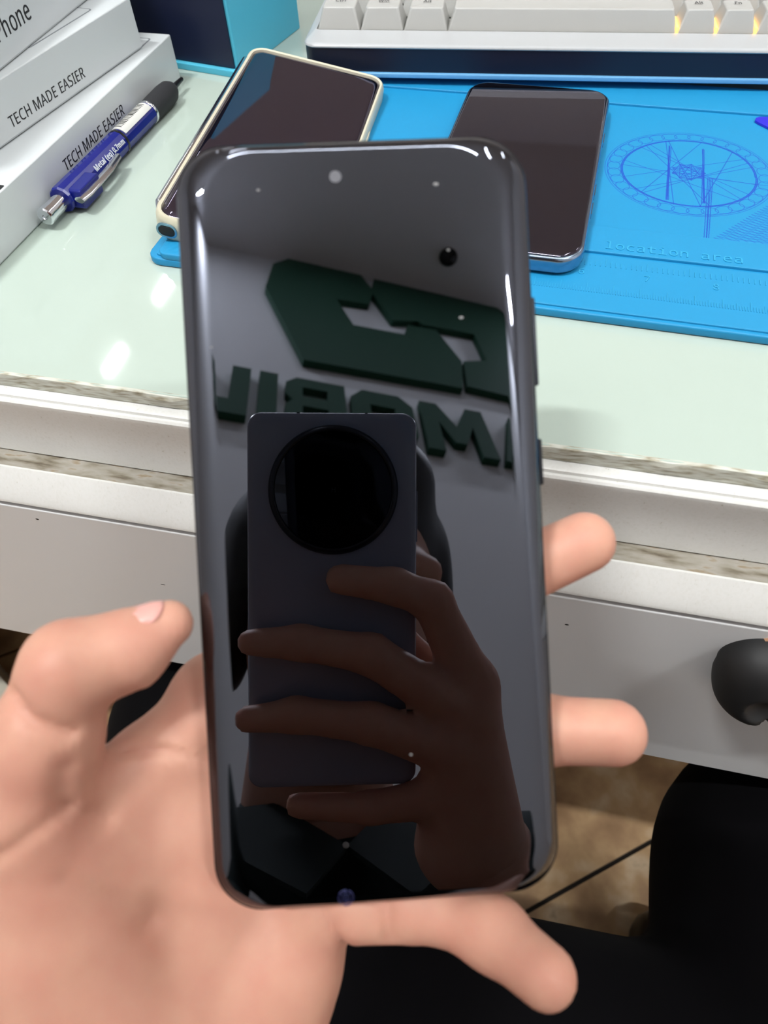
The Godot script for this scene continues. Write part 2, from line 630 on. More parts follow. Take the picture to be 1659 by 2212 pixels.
func desk() -> void:
	var o := thing("desk", "white desk with pale green glass top, ribbed white front edge and grey drawer", "desk", T(0, DESK, 0))
	var L := -1.15
	var Rr := 0.8
	var turn := Transform3D(Basis(Vector3.UP, PI / 2), Vector3.ZERO)
	var top := part("glass_top", slab(Rr - L, 0.0055, 0.62, 0.001, 0.0004), mats["desk glass"], o, T((L + Rr) / 2, -0.0055, -0.31))
	part("worktop", box(Rr - L, 0.03, 0.615), mats["moulding white"], o, T((L + Rr) / 2, -0.0207, -0.3125))
	# chipped and dirty front edge of the glass: small uneven flakes standing on its edge
	var rng := RandomNumberGenerator.new()
	rng.seed = 5
	var sv := PackedVector3Array()
	var sf := PackedInt32Array()
	var n := 320
	for i in n + 1:
		var x := L + (Rr - L) * i / n
		var lift := rng.randf_range(-0.0004, 0.0003)
		var out := rng.randf_range(0.0004, 0.0014)
		for q in [[-0.001, 0.0001 + lift * 0.2], [0.0004, -0.0002 + lift], [out, -0.0018], [out * 0.8, -0.0045], [0.0006, -0.0057], [-0.001, -0.0057]]:
			sv.append(Vector3(x, q[1], q[0]))
	for i in n:
		for j in 6:
			var a := i * 6 + j
			var b := i * 6 + (j + 1) % 6
			sf.append_array([a, b, a + 6, b, b + 6, a + 6])
	part("glass_edge_grime", mesh_of(sv, sf, 30), mats["glass edge"], o)
	# moulding in three runs: upper rail, dirty groove, lower rail
	part("upper_rail", sweep([[-0.004, -0.0058], [0.0035, -0.0062], [0.0044, -0.0066], [0.0046, -0.0078], [0.0052, -0.0078], [0.0060, -0.0075], [0.0067, -0.0082], [0.0068, -0.010], [0.0062, -0.016], [0.0058, -0.024], [0.0062, -0.032], [0.0067, -0.0372], [0.0055, -0.0392], [-0.004, -0.0392]], L, Rr), mats["moulding white"], o, turn)
	part("groove", sweep([[-0.004, -0.0378], [0.0155, -0.0384], [0.0155, -0.043], [-0.004, -0.043]], L, Rr), mats["groove grime"], o, turn)
	part("lower_rail", sweep([[0.0145, -0.0378], [0.0156, -0.0374], [0.0190, -0.0425], [0.0214, -0.0468], [0.0230, -0.0500], [0.0232, -0.0515], [0.0224, -0.0527], [0.0200, -0.0531], [0.0145, -0.0531]], L, Rr), mats["moulding white"], o, turn)
	# drawers
	var dr := part("drawer", slab(1.3, 0.138, 0.018, 0.0012, 0.0008), mats["drawer grey"], o, T(-0.1, -0.193, 0.0138))
	part("drawer_box", box(1.26, 0.11, 0.36), mats["desk panel"], o, T(-0.1, -0.12, -0.18))
	var hd := part("handle", handle_mesh(), mats["handle black"], dr, T(0.232, 0.112, 0.009))
	hd.set_meta("label", "broken black plastic drawer handle")
	part("handle_edge", handle_back(), mat("bare wood", Color(0.62, 0.47, 0.36), 0.8), dr, T(0.232, 0.112, 0.009))
	for q in [[-0.0905, 0.131, 0.0008, 0.0005], [0.1325, 0.1185, 0.0008, 0.0005], [-0.045, 0.092, 0.0012, 0.0003], [-0.02, 0.06, 0.0008, 0.0003]]:
		part("chip", ball(1.0, Vector3(q[2], q[3], 0.00012)), mats["black plastic"], dr, T(q[0], q[1], 0.009))
	# side panels and back panel
	part("back_panel", box(Rr - L, 0.66, 0.018), mats["desk panel"], o, T((L + Rr) / 2, -0.392, -0.56))
	for x in [L + 0.02, Rr - 0.02]:
		part("side_panel", box(0.03, 0.695, 0.54), mats["drawer grey"], o, T(x, -0.4025, -0.28))

# cup handle: a shell bulging out of the drawer, with a bite broken out of its lower rim
func handle_mesh() -> ArrayMesh:
	var prims := [[Vector3(-0.028, 0.006, 0.002), Vector3(0.03, 0.006, 0.002), 0.0155, 0.0155, 0.004], [Vector3(-0.025, -0.0055, 0.004), Vector3(0.03, -0.0055, 0.004), 0.0165, 0.0165, 0.006]]
	var cuts := [[Vector3(-0.07, 0.0, -0.024), Vector3(0.07, 0.0, -0.024), 0.024, 0.024], [Vector3(-0.0255, 0.0, 0.0245), Vector3(0.03, 0.0, 0.0245), 0.0095, 0.0115], [Vector3(-0.0235, -0.032, 0.004), Vector3(-0.0215, -0.012, 0.018), 0.0028, 0.0048]]
	var f := body_field(prims, 0.0011, [], cuts)
	return join_fields([[f, Transform3D.IDENTITY, 0]])

func handle_back() -> ArrayMesh:
	var p := PackedVector2Array()
	for q in rr(0.0415, 0.0195, 0.0165, 10):
		p.append(q + Vector2(0.002, 0.0042))
	return prism(p, 0.0, 0.0012)

func wall_sign() -> void:
	var o := thing("wall_sign", "dark green wall sign of an angular emblem above bold capital letters", "sign", T(0, 0, 0.95))
	var g := mat("sign green", Color(0.03, 0.27, 0.185), 0.75)
	var e1 := [[0.0, 3.10], [0.02, 3.34], [0.075, 3.43], [0.36, 3.43], [0.4, 3.29], [0.372, 3.15], [0.25, 3.13], [0.30, 2.935], [0.48, 2.945], [0.5, 3.03], [0.61, 3.04], [0.665, 2.82], [0.632, 2.625], [0.13, 2.608]]
	var e2 := [[0.39, 3.27], [0.412, 3.42], [0.93, 3.41], [0.985, 3.3], [0.945, 2.62], [0.65, 2.645], [0.672, 2.825], [0.765, 2.87], [0.762, 3.08], [0.562, 3.068], [0.548, 3.09], [0.448, 3.045]]
	for e in [e1, e2]:
		var p := PackedVector2Array()
		for q in e:
			p.append(Vector2(q[0], q[1]))
		part("emblem", prism(p, -0.025, -0.0005), g, o)
	# letters, read by someone who faces the wall: x runs to the left
	var y0 := 2.24
	var h := 0.25
	var s := 0.055
	var glyphs := [
		["A", 0.875, 0.19, [[[0, 0], [0.35, 1], [0.65, 1], [1, 0], [0.72, 0], [0.65, 0.24], [0.35, 0.24], [0.28, 0]]], [[[0.41, 0.42], [0.59, 0.42], [0.5, 0.76]]]],
		["M", 0.668, 0.205, [[[0, 0], [0.03, 1], [0.28, 1], [0.5, 0.55], [0.72, 1], [0.97, 1], [1, 0], [0.76, 0], [0.75, 0.6], [0.58, 0.2], [0.42, 0.2], [0.25, 0.6], [0.24, 0]]], []],
		["O", 0.442, 0.18, [[[0, 0.2], [0, 0.8], [0.2, 1], [0.8, 1], [1, 0.8], [1, 0.2], [0.8, 0], [0.2, 0]]], [[[0.3, 0.3], [0.7, 0.3], [0.7, 0.7], [0.3, 0.7]]]],
		["B", 0.246, 0.166, [[[0, 0], [0, 1], [0.82, 1], [1, 0.86], [1, 0.62], [0.88, 0.5], [1, 0.38], [1, 0.14], [0.82, 0]]], [[[0.3, 0.2], [0.72, 0.2], [0.72, 0.4], [0.3, 0.4]], [[0.3, 0.6], [0.72, 0.6], [0.72, 0.8], [0.3, 0.8]]]],
		["I", 0.058, 0.05, [[[0, 0], [0, 1], [1, 1], [1, 0]]], []],
		["L", -0.016, 0.09, [[[0, 0], [0, 1], [0.56, 1], [0.56, 0.28], [1, 0.28], [1, 0]]], []],
		["E", -0.128, 0.12, [[[0, 0], [0, 1], [1, 1], [1, 0.78], [0.42, 0.78], [0.42, 0.6], [0.95, 0.6], [0.95, 0.4], [0.42, 0.4], [0.42, 0.22], [1, 0.22], [1, 0]]], []],
	]
	for gl in glyphs:
		var polys := []
		for q in gl[3]:
			var p := PackedVector2Array()
			for c in q:
				p.append(Vector2(gl[1] - c[0] * gl[2], y0 + c[1] * h))
			polys.append(p)
		var st := SurfaceTool.new()
		st.begin(Mesh.PRIMITIVE_TRIANGLES)
		for p in polys:
			var left := [p]
			for hole in gl[4]:
				# cut the hole open with a hair-thin slit so that the outline stays one polygon
				var hp := PackedVector2Array()
				for c in hole:
					hp.append(Vector2(gl[1] - c[0] * gl[2], y0 + c[1] * h))
				var xm := (hp[0].x + hp[hp.size() - 1].x) / 2 + 0.0001
				var slit := PackedVector2Array([Vector2(xm - 0.0002, hp[0].y + 0.01), Vector2(xm + 0.0002, hp[0].y + 0.01), Vector2(xm + 0.0002, y0 - 0.01), Vector2(xm - 0.0002, y0 - 0.01)])
				var cut: Array = Geometry2D.merge_polygons(hp, slit)
				var next := []
				for q in left:
					next.append_array(Geometry2D.clip_polygons(q, cut[0]))
				left = next
			for q in left:
				st.append_from(prism(q, -0.025, -0.0005), 0, Transform3D.IDENTITY)
		part("letter", st.commit(), g, o)

func keyboard() -> void:
	var o := thing("keyboard", "white and navy mechanical keyboard with off-white keycaps on the blue mat", "keyboard", T(-0.1392, DESK + 0.0085, -0.2432, 4.7))
	# x to the right from the left front corner, z away from the viewer is negative
	var W := 0.3155
	var Dp := 0.120
	var c := Vector3(W / 2, 0, -Dp / 2)
	part("base_plate", slab(W + 0.001, 0.0024, Dp + 0.003, 0.007, 0.0005), mat("base plate blue", Color(0.42, 0.66, 0.84), 0.35), o, Transform3D(Basis.IDENTITY, c))
	part("case_body", slab(W, 0.0122, Dp, 0.007, 0.0008), mat("case navy", Color(0.055, 0.075, 0.16), 0.42), o, Transform3D(Basis.IDENTITY, c + Vector3(0, 0.0022, 0)))
	for q in [[0.02, -0.02], [W - 0.02, -0.02], [0.02, -Dp + 0.02], [W - 0.02, -Dp + 0.02]]:
		part("foot", slab(0.012, 0.0048 if q[1] > -0.05 else 0.0083, 0.012, 0.003, 0.0005), mats["handle black"], o, T(q[0], -0.0046 if q[1] > -0.05 else -0.0082, q[1]))
	# white rim: wide in front, sloping slightly up to the keys
	var rings := []
	for q in [[0.0, 0.0, 0.0136], [-0.0005, -0.0005, 0.0142], [-0.0002, -0.0002, 0.0151], [0.0010, 0.0012, 0.0160], [0.0042, 0.0140, 0.0172], [0.0046, 0.0146, 0.0172], [0.0046, 0.0146, 0.0150]]:
		var r := PackedVector3Array()
		for p in rr(W / 2 - q[0], Dp / 2 - (q[0] + q[1]) / 2, maxf(0.007 - q[0], 0.001), 5):
			r.append(Vector3(p.x, q[2], p.y + (q[0] - q[1]) / 2) + c)
		rings.append(r)
	part("rim", loft(rings, 40, false, false), mat("case white", Color(0.68, 0.69, 0.695), 0.3), o)
	part("key_plate", box(W - 0.008, 0.002, Dp - 0.018), mat("plate white", Color(0.8, 0.8, 0.78), 0.5), o, Transform3D(Basis.IDENTITY, c + Vector3(0, 0.0150, -0.004)))
	# warm backlight under the right-hand keys
	var led := mat("key backlight", Color(1, 0.8, 0.4), 0.5)
	led.emission_enabled = true
	led.emission = Color(1.0, 0.72, 0.28)
	led.emission_energy_multiplier = 2.5
	var caps := mat("keycap", Color(0.68, 0.68, 0.665), 0.45)
	var ink := mat("legend ink", Color(0.12, 0.12, 0.14), 0.6)
	var U := 0.01905
	var rows := [
		[0.0, [[0.0, 0.0236, "Ctrl"], [0.0236, 0.0236, "Win"], [0.0472, 0.0236, "Alt"], [0.0708, 0.118, ""]] + row_of(0.1888, 6, 0.0193, ["Alt", "Fn", "Ctrl", "", "", ""])],
		[1.0, [[0.0, 2.25 * U, "Shift"]] + row_of(2.25 * U, 10, U, ["Z", "X", "C", "V", "B", "N", "M", "", "", ""]) + [[12.25 * U, 1.75 * U, ""], [14 * U, U, ""], [15 * U, U, ""]]],
		[2.0, [[0.0, 1.75 * U, ""]] + row_of(1.75 * U, 11, U, ["A", "S", "D", "F", "G", "H", "J", "K", "L", "", ""]) + [[12.75 * U, 2.25 * U, ""], [15 * U, U, ""]]],
		[3.0, [[0.0, 1.5 * U, ""]] + row_of(1.5 * U, 12, U, ["Q", "W", "E", "R", "T", "Y", "U", "I", "O", "P", "", ""]) + [[13.5 * U, 1.5 * U, ""], [15 * U, U, ""]]],
		[4.0, row_of(0.0, 13, U, ["", "1", "2", "3", "4", "5", "6", "7", "8", "9", "0", "", ""]) + [[13 * U, 2 * U, ""], [15 * U, U, ""]]],
	]
	for row in rows:
		for k in row[1]:
			var key := part("keycap", keycap(k[1] - 0.0008, row[0]), caps, o, T(0.0052 + k[0] + k[1] / 2, 0.0168, -0.0250 - row[0] * 0.01905))
			if k[2] and row[0] < 2:
				part("legend", letters(k[2], 0.0026, 0.0001), ink, key, Transform3D(Basis(Vector3.RIGHT, -PI / 2 + 0.02), Vector3(0, 0.00985 if row[0] == 0 else 0.0092, -0.0025)))
	for x in [0.194, 0.2133, 0.2326]:
		part("backlight_led", box(0.0012, 0.0034, 0.0150), led, o, T(x, 0.0176, -0.0236))

func row_of(x0: float, n: int, w: float, names: Array) -> Array:
	var out := []
	for i in n:
		out.append([x0 + i * w, w, names[i]])
	return out

func keycap(w: float, row: float) -> ArrayMesh:
	var d := 0.0182
	var h := 0.0096 if row == 0.0 else 0.0088
	var rings := []
	for q in [[0.0, 0.0, 0.0, 0.0008], [0.0, 0.0004, 0.0, 0.001], [0.0024, h - 0.0008, 0.0012, 0.0016], [0.0028, h - 0.0002, 0.0014, 0.0016], [0.0034, h, 0.0016, 0.0014], [0.005, h - 0.0004, 0.0018, 0.001]]:
		var r := PackedVector3Array()
		for p in rr(w / 2 - q[0], d / 2 - q[0] * 0.9, q[3], 3):
			r.append(Vector3(p.x, q[1], p.y - q[2] * 0.6))
		rings.append(r)
	return loft(rings, 40)

func mat_and_marks() -> void:
	var o := thing("work_mat", "bright blue silicone repair mat with ruler markings and a pen-drawn circle", "mat", T(0, DESK, 0))
	var x0 := -0.162
	var x1 := 0.29
	var za := -0.0625
	var zb := -0.40
	var blue := mat("silicone blue", Color(0.085, 0.535, 0.73), 0.55)
	# ground sheet, slightly turned like the mat in the picture
	var B := T(x0, 0, -0.0735, -2.4)
	var Wd := 0.452
	var Dd := 0.205
	part("sheet", flat_uv(slab(Wd, 0.0036, Dd, 0.006, 0.0008), Vector2(0.119 - Wd / 2, -0.21 + Dd / 2), 0.2), mat_sheet(), o, B * T(Wd / 2, 0.0002, -Dd / 2))
	# raised front band with the rulers, raised band with the lettering
	part("ruler_band", slab(Wd - 0.008, 0.0012, 0.036, 0.002, 0.0004), blue, o, B * T(Wd / 2, 0.0034, -0.0200))
	part("lettering_band", slab(Wd - 0.06, 0.0016, 0.0185, 0.001, 0.0004), blue, o, B * T(Wd / 2 + 0.022, 0.0034, -0.0490))
	part("upper_ledge", slab(Wd - 0.06, 0.0016, 0.028, 0.001, 0.0004), blue, o, B * T(Wd / 2 + 0.022, 0.0034, -0.1880))
	# embossed lettering and ruler ticks
	var emb := mat("silicone emboss", Color(0.17, 0.60, 0.77), 0.5)
	part("embossed_lettering", letters("location area", 0.0050, 0.0004, 400, "Droid Sans Mono"), emb, o, B * Transform3D(Basis(Vector3.RIGHT, -PI / 2), Vector3(0.2135, 0.0051, -0.0445)))
	var st := SurfaceTool.new()
	st.begin(Mesh.PRIMITIVE_TRIANGLES)
	var bx := box(0.0002, 0.0003, 1.0)
	for i in 420:
		var l := 0.0055 if i % 10 == 0 else (0.004 if i % 5 == 0 else 0.0026)
		st.append_from(bx, 0, Transform3D(Basis.IDENTITY.scaled(Vector3(1, 1, l)), Vector3(0.012 + i * 0.001, 0.0047, -0.0155 - l / 2 + 0.003)))
		if i % 2 == 0:
			l = 0.005 if i % 16 == 0 else 0.0032
			st.append_from(bx, 0, Transform3D(Basis.IDENTITY.scaled(Vector3(1, 1, l)), Vector3(0.012 + i * 0.0010, 0.0047, -0.033 - l / 2 + 0.003)))
	var tk := part("ruler_ticks", st.commit(), emb, o, B)
	tk.set_meta("kind", "stuff")
	for i in range(1, 17):
		part("ruler_numeral", letters(str(i), 0.0034, 0.0003, 400, "Droid Sans Mono"), emb, o, B * Transform3D(Basis(Vector3.RIGHT, -PI / 2), Vector3(0.0265 + i * 0.0254, 0.0047, -0.025)))
	# parts tray at the left front corner: raised rim with round dimples
	var tray := CSGCombiner3D.new()
	tray.name = "parts_tray"
	tray.material_override = blue
	o.add_child(tray)
	tray.transform = B * T(0.026, 0.0050, -0.030)
	var cb := CSGMesh3D.new()
	cb.name = "tray_block"
	cb.mesh = slab(0.04, 0.003, 0.06, 0.004, 0.0006)
	cb.position = Vector3(0, -0.0015, 0)
	tray.add_child(cb)
	for q in [[-0.008, -0.012, 0.0055], [-0.004, 0.006, 0.005], [0.01, -0.004, 0.0055], [0.008, 0.016, 0.005]]:
		var cy := CSGCylinder3D.new()
		cy.name = "dimple"
		cy.operation = CSGShape3D.OPERATION_SUBTRACTION
		cy.radius = q[2]
		cy.height = 0.004
		cy.sides = 24
		cy.position = Vector3(q[0], 0.0015, q[1])
		tray.add_child(cy, true)

# lays a square of the given size, seen from above, on a mesh
func flat_uv(m: ArrayMesh, corner: Vector2, size: float) -> ArrayMesh:
	var a := m.surface_get_arrays(0)
	var uv := PackedVector2Array()
	for p in a[Mesh.ARRAY_VERTEX]:
		uv.append(Vector2(p.x - corner.x, p.z - corner.y) / size)
	return arrays(a[Mesh.ARRAY_VERTEX], a[Mesh.ARRAY_NORMAL], uv)

# the sheet's own colour with the biro drawing on it: circle, loops, chords, hatching
func mat_sheet() -> StandardMaterial3D:
	var m := mat("silicone sheet", Color.WHITE, 0.5)
	var N := 2000
	var img := Image.create(N, N, false, Image.FORMAT_RGB8)
	var base := Color(0.085, 0.535, 0.73)
	img.fill(base)
	var S := N / 0.2        # the picture covers 0.2 m by 0.2 m of the sheet
	var ink := Color(0.02, 0.25, 0.68)
	var rng := RandomNumberGenerator.new()
	rng.seed = 3
	var c := Vector2(0.2190 - 0.119, -0.1128 + 0.21)
	var ri := 0.0297
	for pass_ in 2:
		ink_curve(img, S, ink, 1.0, 5, func(t): return c + Vector2(cos(t * TAU), sin(t * TAU)) * (ri - 0.0006 * pass_ + 0.0003 * sin(t * 17)), 400)
	ink_curve(img, S, ink, 0.6, 4, func(t): return c + Vector2(cos(t * TAU), sin(t * TAU)) * 0.0362, 400)
	ink_curve(img, S, ink, 0.4, 4, func(t): return c + Vector2(cos(t * TAU), sin(t * TAU)) * 0.0372, 400)
	for i in 34:
		var a := TAU * i / 34
		ink_curve(img, S, ink, 0.5, 4, func(t): return c + Vector2(cos(a + 0.11 * sin(t * TAU)), sin(a + 0.11 * sin(t * TAU))) * (0.0332 + 0.0028 * cos(t * TAU)), 40)
	for i in 12:
		var a := TAU * i / 12 + 0.2
		var b := a + PI * (0.7 + 0.5 * rng.randf())
		ink_line(img, S, ink, 0.6, 4, c + Vector2(cos(a), sin(a)) * ri, c + Vector2(cos(b), sin(b)) * ri)
	for i in 9:
		var a := TAU * i / 9
		for k in [2, 3, 4]:
			var b: float = a + TAU * k / 9
			ink_line(img, S, ink, 0.5, 4, c + Vector2(cos(a), sin(a)) * 0.0075, c + Vector2(cos(b), sin(b)) * 0.0075)
	for x in [-0.0085, 0.0068]:
		for k in 5:
			ink_line(img, S, ink, 0.7, 4, c + Vector2(x + rng.randf_range(-0.0006, 0.0006), -0.024 + 0.003 * rng.randf()), c + Vector2(x + rng.randf_range(-0.0014, 0.0004), 0.026))
	for k in 4:
		ink_line(img, S, ink, 0.7, 4, c + Vector2(0.0085 + 0.0007 * k, 0.004), c + Vector2(0.0075 + rng.randf_range(-0.001, 0.001), 0.056))
	ink_line(img, S, ink, 0.6, 4, c + Vector2(0.0085, 0.004), c + Vector2(0.034, 0.006))
	ink_line(img, S, ink, 0.6, 4, c + Vector2(0.0085, 0.056), c + Vector2(0.026, 0.071))
	for i in 22:
		var q := c + Vector2(0.0105 + 0.0012 * i, 0.052 - 0.0016 * i)
		ink_curve(img, S, ink, 0.35, 5, func(t): return q + Vector2(0.022 * t, -0.004 * t + 0.0035 * sin(t * 3.0) + 0.005 * t * t), 60)
		ink_line(img, S, ink, 0.3, 4, q, q + Vector2(0.013, 0.011))
	m.albedo_texture = ImageTexture.create_from_image(img)
	m.texture_repeat = false
	return m

func ink_curve(img: Image, S: float, ink: Color, a: float, w: int, f: Callable, n: int) -> void:
	var last: Vector2 = f.call(0.0)
	for i in range(1, n + 1):
		var p: Vector2 = f.call(float(i) / n)
		ink_line(img, S, ink, a, w, last, p)
		last = p

func ink_line(img: Image, S: float, ink: Color, a: float, w: int, p: Vector2, q: Vector2) -> void:
	var n := maxi(1, int((q - p).length() * S))
	var N := img.get_width()
	for i in n:
		var r := p.lerp(q, float(i) / n) * S
		for dx in w:
			for dy in w:
				var x := clampi(int(r.x) + dx, 0, N - 1)
				var y := clampi(int(r.y) + dy, 0, N - 1)
				img.set_pixel(x, y, img.get_pixel(x, y).lerp(ink, a * 0.35))

# flat phone: body in xz, screen up, near end at +z
func flat_phone(parent: Node3D, w: float, h: float, l: float, r: float, frame: Material, rim: float, screen: Material) -> void:
	var rings := []
	for q in [[0.0022, 0.0], [0.0008, 0.0006], [0.0, 0.002], [0.0, h - 0.002], [0.0006, h - 0.0008], [0.0016, h - 0.0002]]:
		rings.append(ring_xz(rr(w / 2 - q[0], l / 2 - q[0], r - q[0], 8), q[1]))
	part("frame", loft(rings, 50), frame, parent)
	var g := []
	for q in [[rim, h - 0.0004], [rim, h - 0.0001], [rim + 0.0006, h + 0.0003], [rim + 0.0012, h + 0.0004]]:
		g.append(ring_xz(rr(w / 2 - q[0], l / 2 - q[0], maxf(r - q[0], 0.001), 8), q[1]))
	part("screen", loft(g, 50), screen, parent)

func lying_phones() -> void:
	var blue_frame := mat("phone frame silver blue", Color(0.55, 0.62, 0.7), 0.22, 1.0)
	var a := thing("phone", "black-screened phone with silver blue frame lying flat on the blue mat", "phone", T(-0.0150, DESK + 0.0049, -0.1620, -2.6))
	flat_phone(a, 0.0716, 0.0078, 0.1500, 0.011, blue_frame, 0.0016, mat("screen purple black", Color(0.36, 0.345, 0.40), 0.03, 1.0))
	for z in [-0.030, 0.017, 0.032]:
		part("side_button", slab(0.0008, 0.0024, 0.009, 0.0003, 0.0001), blue_frame, a, T(0.0358, 0.0028, z))
	# phone in a cream case
	var from := Vector3(-0.0, 0, 0)
	var b := thing("cased_phone", "dark-screened phone in a thick cream case leaning on the mat's left edge", "phone")
	var near_l := Vector3(-0.1588, DESK + 0.0190, -0.0817)
	var far_l := Vector3(-0.1639, DESK + 0.0265, -0.2334)
	var far_r := Vector3(-0.0929, DESK + 0.0125, -0.2389)
	var zz := (near_l - far_l).normalized()
	var xx := (far_r - far_l).normalized()
	xx = (xx - zz * xx.dot(zz)).normalized()
	var yy := zz.cross(xx)
	b.transform = Transform3D(Basis(xx, yy, zz), (near_l + far_l) / 2 + xx * 0.0367 - yy * 0.0120)
	var cream := mat("case cream", Color(0.8, 0.78, 0.69), 0.38)
	var w := 0.0734
	var l := 0.153
	var h := 0.0120
	var rings := []
	for q in [[0.0035, 0.0], [0.001, 0.001], [0.0, 0.003], [0.0, h - 0.003], [0.0006, h - 0.0008], [0.0014, h], [0.0024, h - 0.0004], [0.0026, h - 0.0022], [0.006, h - 0.0024]]:
		rings.append(ring_xz(rr(w / 2 - q[0], l / 2 - q[0], maxf(0.009 - q[0], 0.002), 8), q[1]))
	part("case", loft(rings, 45), cream, b)
	var g := []
	for q in [[0.0026, h - 0.0024], [0.0027, h - 0.0014], [0.0044, h - 0.0006], [0.0062, h - 0.0004]]:
		g.append(ring_xz(rr(w / 2 - q[0], l / 2 - q[0], maxf(0.0085 - q[0], 0.002), 8), q[1]))
	part("screen", loft(g, 60), mat("screen violet black", Color(0.40, 0.375, 0.45), 0.04, 1.0), b)
	# polished side of the phone showing above the case on the left, opening in the near end
	part("metal_side", tube([Vector3(-w / 2 + 0.0008, h - 0.0026, l / 2 - 0.008), Vector3(-w / 2 + 0.0008, h - 0.0026, l / 2 - 0.012), Vector3(-w / 2 + 0.0008, h - 0.0026, -l / 2 + 0.014), Vector3(-w / 2 + 0.0008, h - 0.0026, -l / 2 + 0.01)], [0.0008, 0.0025, 0.0025, 0.0008], 14), mats["chrome"], b)
	var hole := []
	for q in [[0.0034, 0.0021, 0.0], [0.0034, 0.0021, 0.0009], [0.0026, 0.0014, 0.0009], [0.0026, 0.0014, -0.002]]:
		var ring := PackedVector3Array()
		for p in rr(q[0] + 0.001, q[1] + 0.001, 0.0028, 6):
			ring.append(Vector3(p.x, p.y, q[2]))
		hole.append(ring)
	part("port_rim", loft(hole, 40, true, true), mat("port metal", Color(0.45, 0.6, 0.68), 0.25, 0.8), b, T(-0.0295, 0.0062, l / 2 - 0.0003))
	part("port", slab(0.0066, 0.0004, 0.0042, 0.002, 0.0001), mats["black plastic"], b, Transform3D(Basis(Vector3.RIGHT, PI / 2), Vector3(-0.0295, 0.0062, l / 2 + 0.0004)))
	part("side_button", slab(0.0012, 0.003, 0.016, 0.0005, 0.0003), cream, b, T(w / 2, 0.006, -0.02))
	var bump := mat("camera bump", Color(0.1, 0.1, 0.11), 0.3)
	part("camera_bump", slab(0.05, 0.0045, 0.02, 0.006, 0.0008), bump, b, T(0, -0.0044, -0.062))

func carton(called: String, label: String, at: Transform3D, sx: float, h: float, sz: float, m: Material, group := "") -> Node3D:
	var o := thing(called, label, "box", at, group)
	part("base", slab(sx - 0.0012, h * 0.5, sz - 0.0012, 0.0012, 0.0005), m, o)
	part("lid", slab(sx, h - 0.0006, sz, 0.0014, 0.0007), m, o, T(0, 0.0006, 0))
	return o

func boxes() -> void:
	var white := mat("carton white", Color(0.79, 0.81, 0.815), 0.3)
	var ink := mat("print black", Color(0.1, 0.1, 0.11), 0.5)
	var line := mat("print grey", Color(0.5, 0.52, 0.54), 0.5)
	var face := Basis(Vector3.UP, PI / 2)
	# lowest box: right-hand long side faces the pen
	var L := 0.205
	var a := carton("phone_box", "lowest white carton of the stack, beside the blue pen", Transform3D(Basis(Vector3.UP, deg_to_rad(-2.2)), Vector3(-0.2221 - 0.046, DESK, -0.252 + L / 2)), 0.092, 0.0232, L, white, "white cartons stacked on the desk")
	part("lettering", letters("TECH MADE EASIER", 0.0050, 0.0001), ink, a, Transform3D(face, Vector3(0.0461, 0.0118, -0.007)))
	part("window_outline", slab(0.024, 0.0001, 0.014, 0.002, 0.00002), line, a, T(0.026, 0.02320, -0.088))
	part("window", slab(0.0222, 0.00012, 0.0122, 0.0016, 0.00002), white, a, T(0.026, 0.02322, -0.088))
	part("black_mark", slab(0.007, 0.0002, 0.012, 0.0006, 0.00005), ink, a, T(0.0415, 0.0232, 0.068))
	L = 0.18
	var b := carton("phone_box", "middle white carton of the stack with black capital lettering", Transform3D(Basis(Vector3.UP, deg_to_rad(-9.0)), Vector3(-0.2395 - 0.0455, DESK + 0.0235, -0.2315 + L / 2 - 0.007)), 0.092, 0.0232, L, white, "white cartons stacked on the desk")
	part("lettering", letters("TECH MADE EASIER", 0.0047, 0.0001), ink, b, Transform3D(face, Vector3(0.0461, 0.0068, -0.0115)))
	part("window_outline", slab(0.03, 0.0001, 0.05, 0.002, 0.00002), line, b, T(0.022, 0.02320, -0.045))
	part("window", slab(0.0285, 0.00012, 0.0485, 0.0016, 0.00002), white, b, T(0.022, 0.02322, -0.045))
	var c := carton("phone_box", "topmost white carton of the stack, cut by the picture's corner", Transform3D(Basis(Vector3.UP, deg_to_rad(0.3)), Vector3(-0.2452 - 0.046, DESK + 0.0469, -0.266 + L / 2)), 0.092, 0.034, L, white, "white cartons stacked on the desk")
	part("lettering", letters("iPhone", 0.0076, 0.0001), ink, c, Transform3D(face, Vector3(0.0461, 0.0125, 0.020)))
	# upright cyan box with a navy front
	var d := thing("upright_box", "tall cyan box with a navy front standing behind the white cartons", "box", T(-0.1855, DESK, -0.259, -12.0))
	var cy := mat("cyan card", Color(0.32, 0.72, 0.83), 0.4)
	part("body", slab(0.17, 0.11, 0.075, 0.0012, 0.0006), cy, d, T(-0.085, 0, -0.0375))
	part("front_panel", box(0.168, 0.105, 0.0012), mat("navy card", Color(0.075, 0.1, 0.21), 0.4), d, T(-0.086, 0.0565, 0.0005))
	part("bottom_lip", slab(0.172, 0.0036, 0.004, 0.001, 0.0005), cy, d, T(-0.085, 0, 0.002))
	# pale dusty carton on the floor under the desk
	var e := thing("floor_carton", "pale beige carton on the floor under the desk's left side", "box", Transform3D(Basis(Vector3.UP, deg_to_rad(-29)), Vector3(-0.70, 0.0, -0.02)))
	part("body", slab(0.3, 0.12, 0.24, 0.002, 0.001), mat("beige card", Color(0.72, 0.7, 0.64), 0.7), e, T(0, 0.0005, 0))
	part("tape", box(0.05, 0.0006, 0.241), mat("tape", Color(0.66, 0.58, 0.44), 0.3), e, T(0, 0.1208, 0))

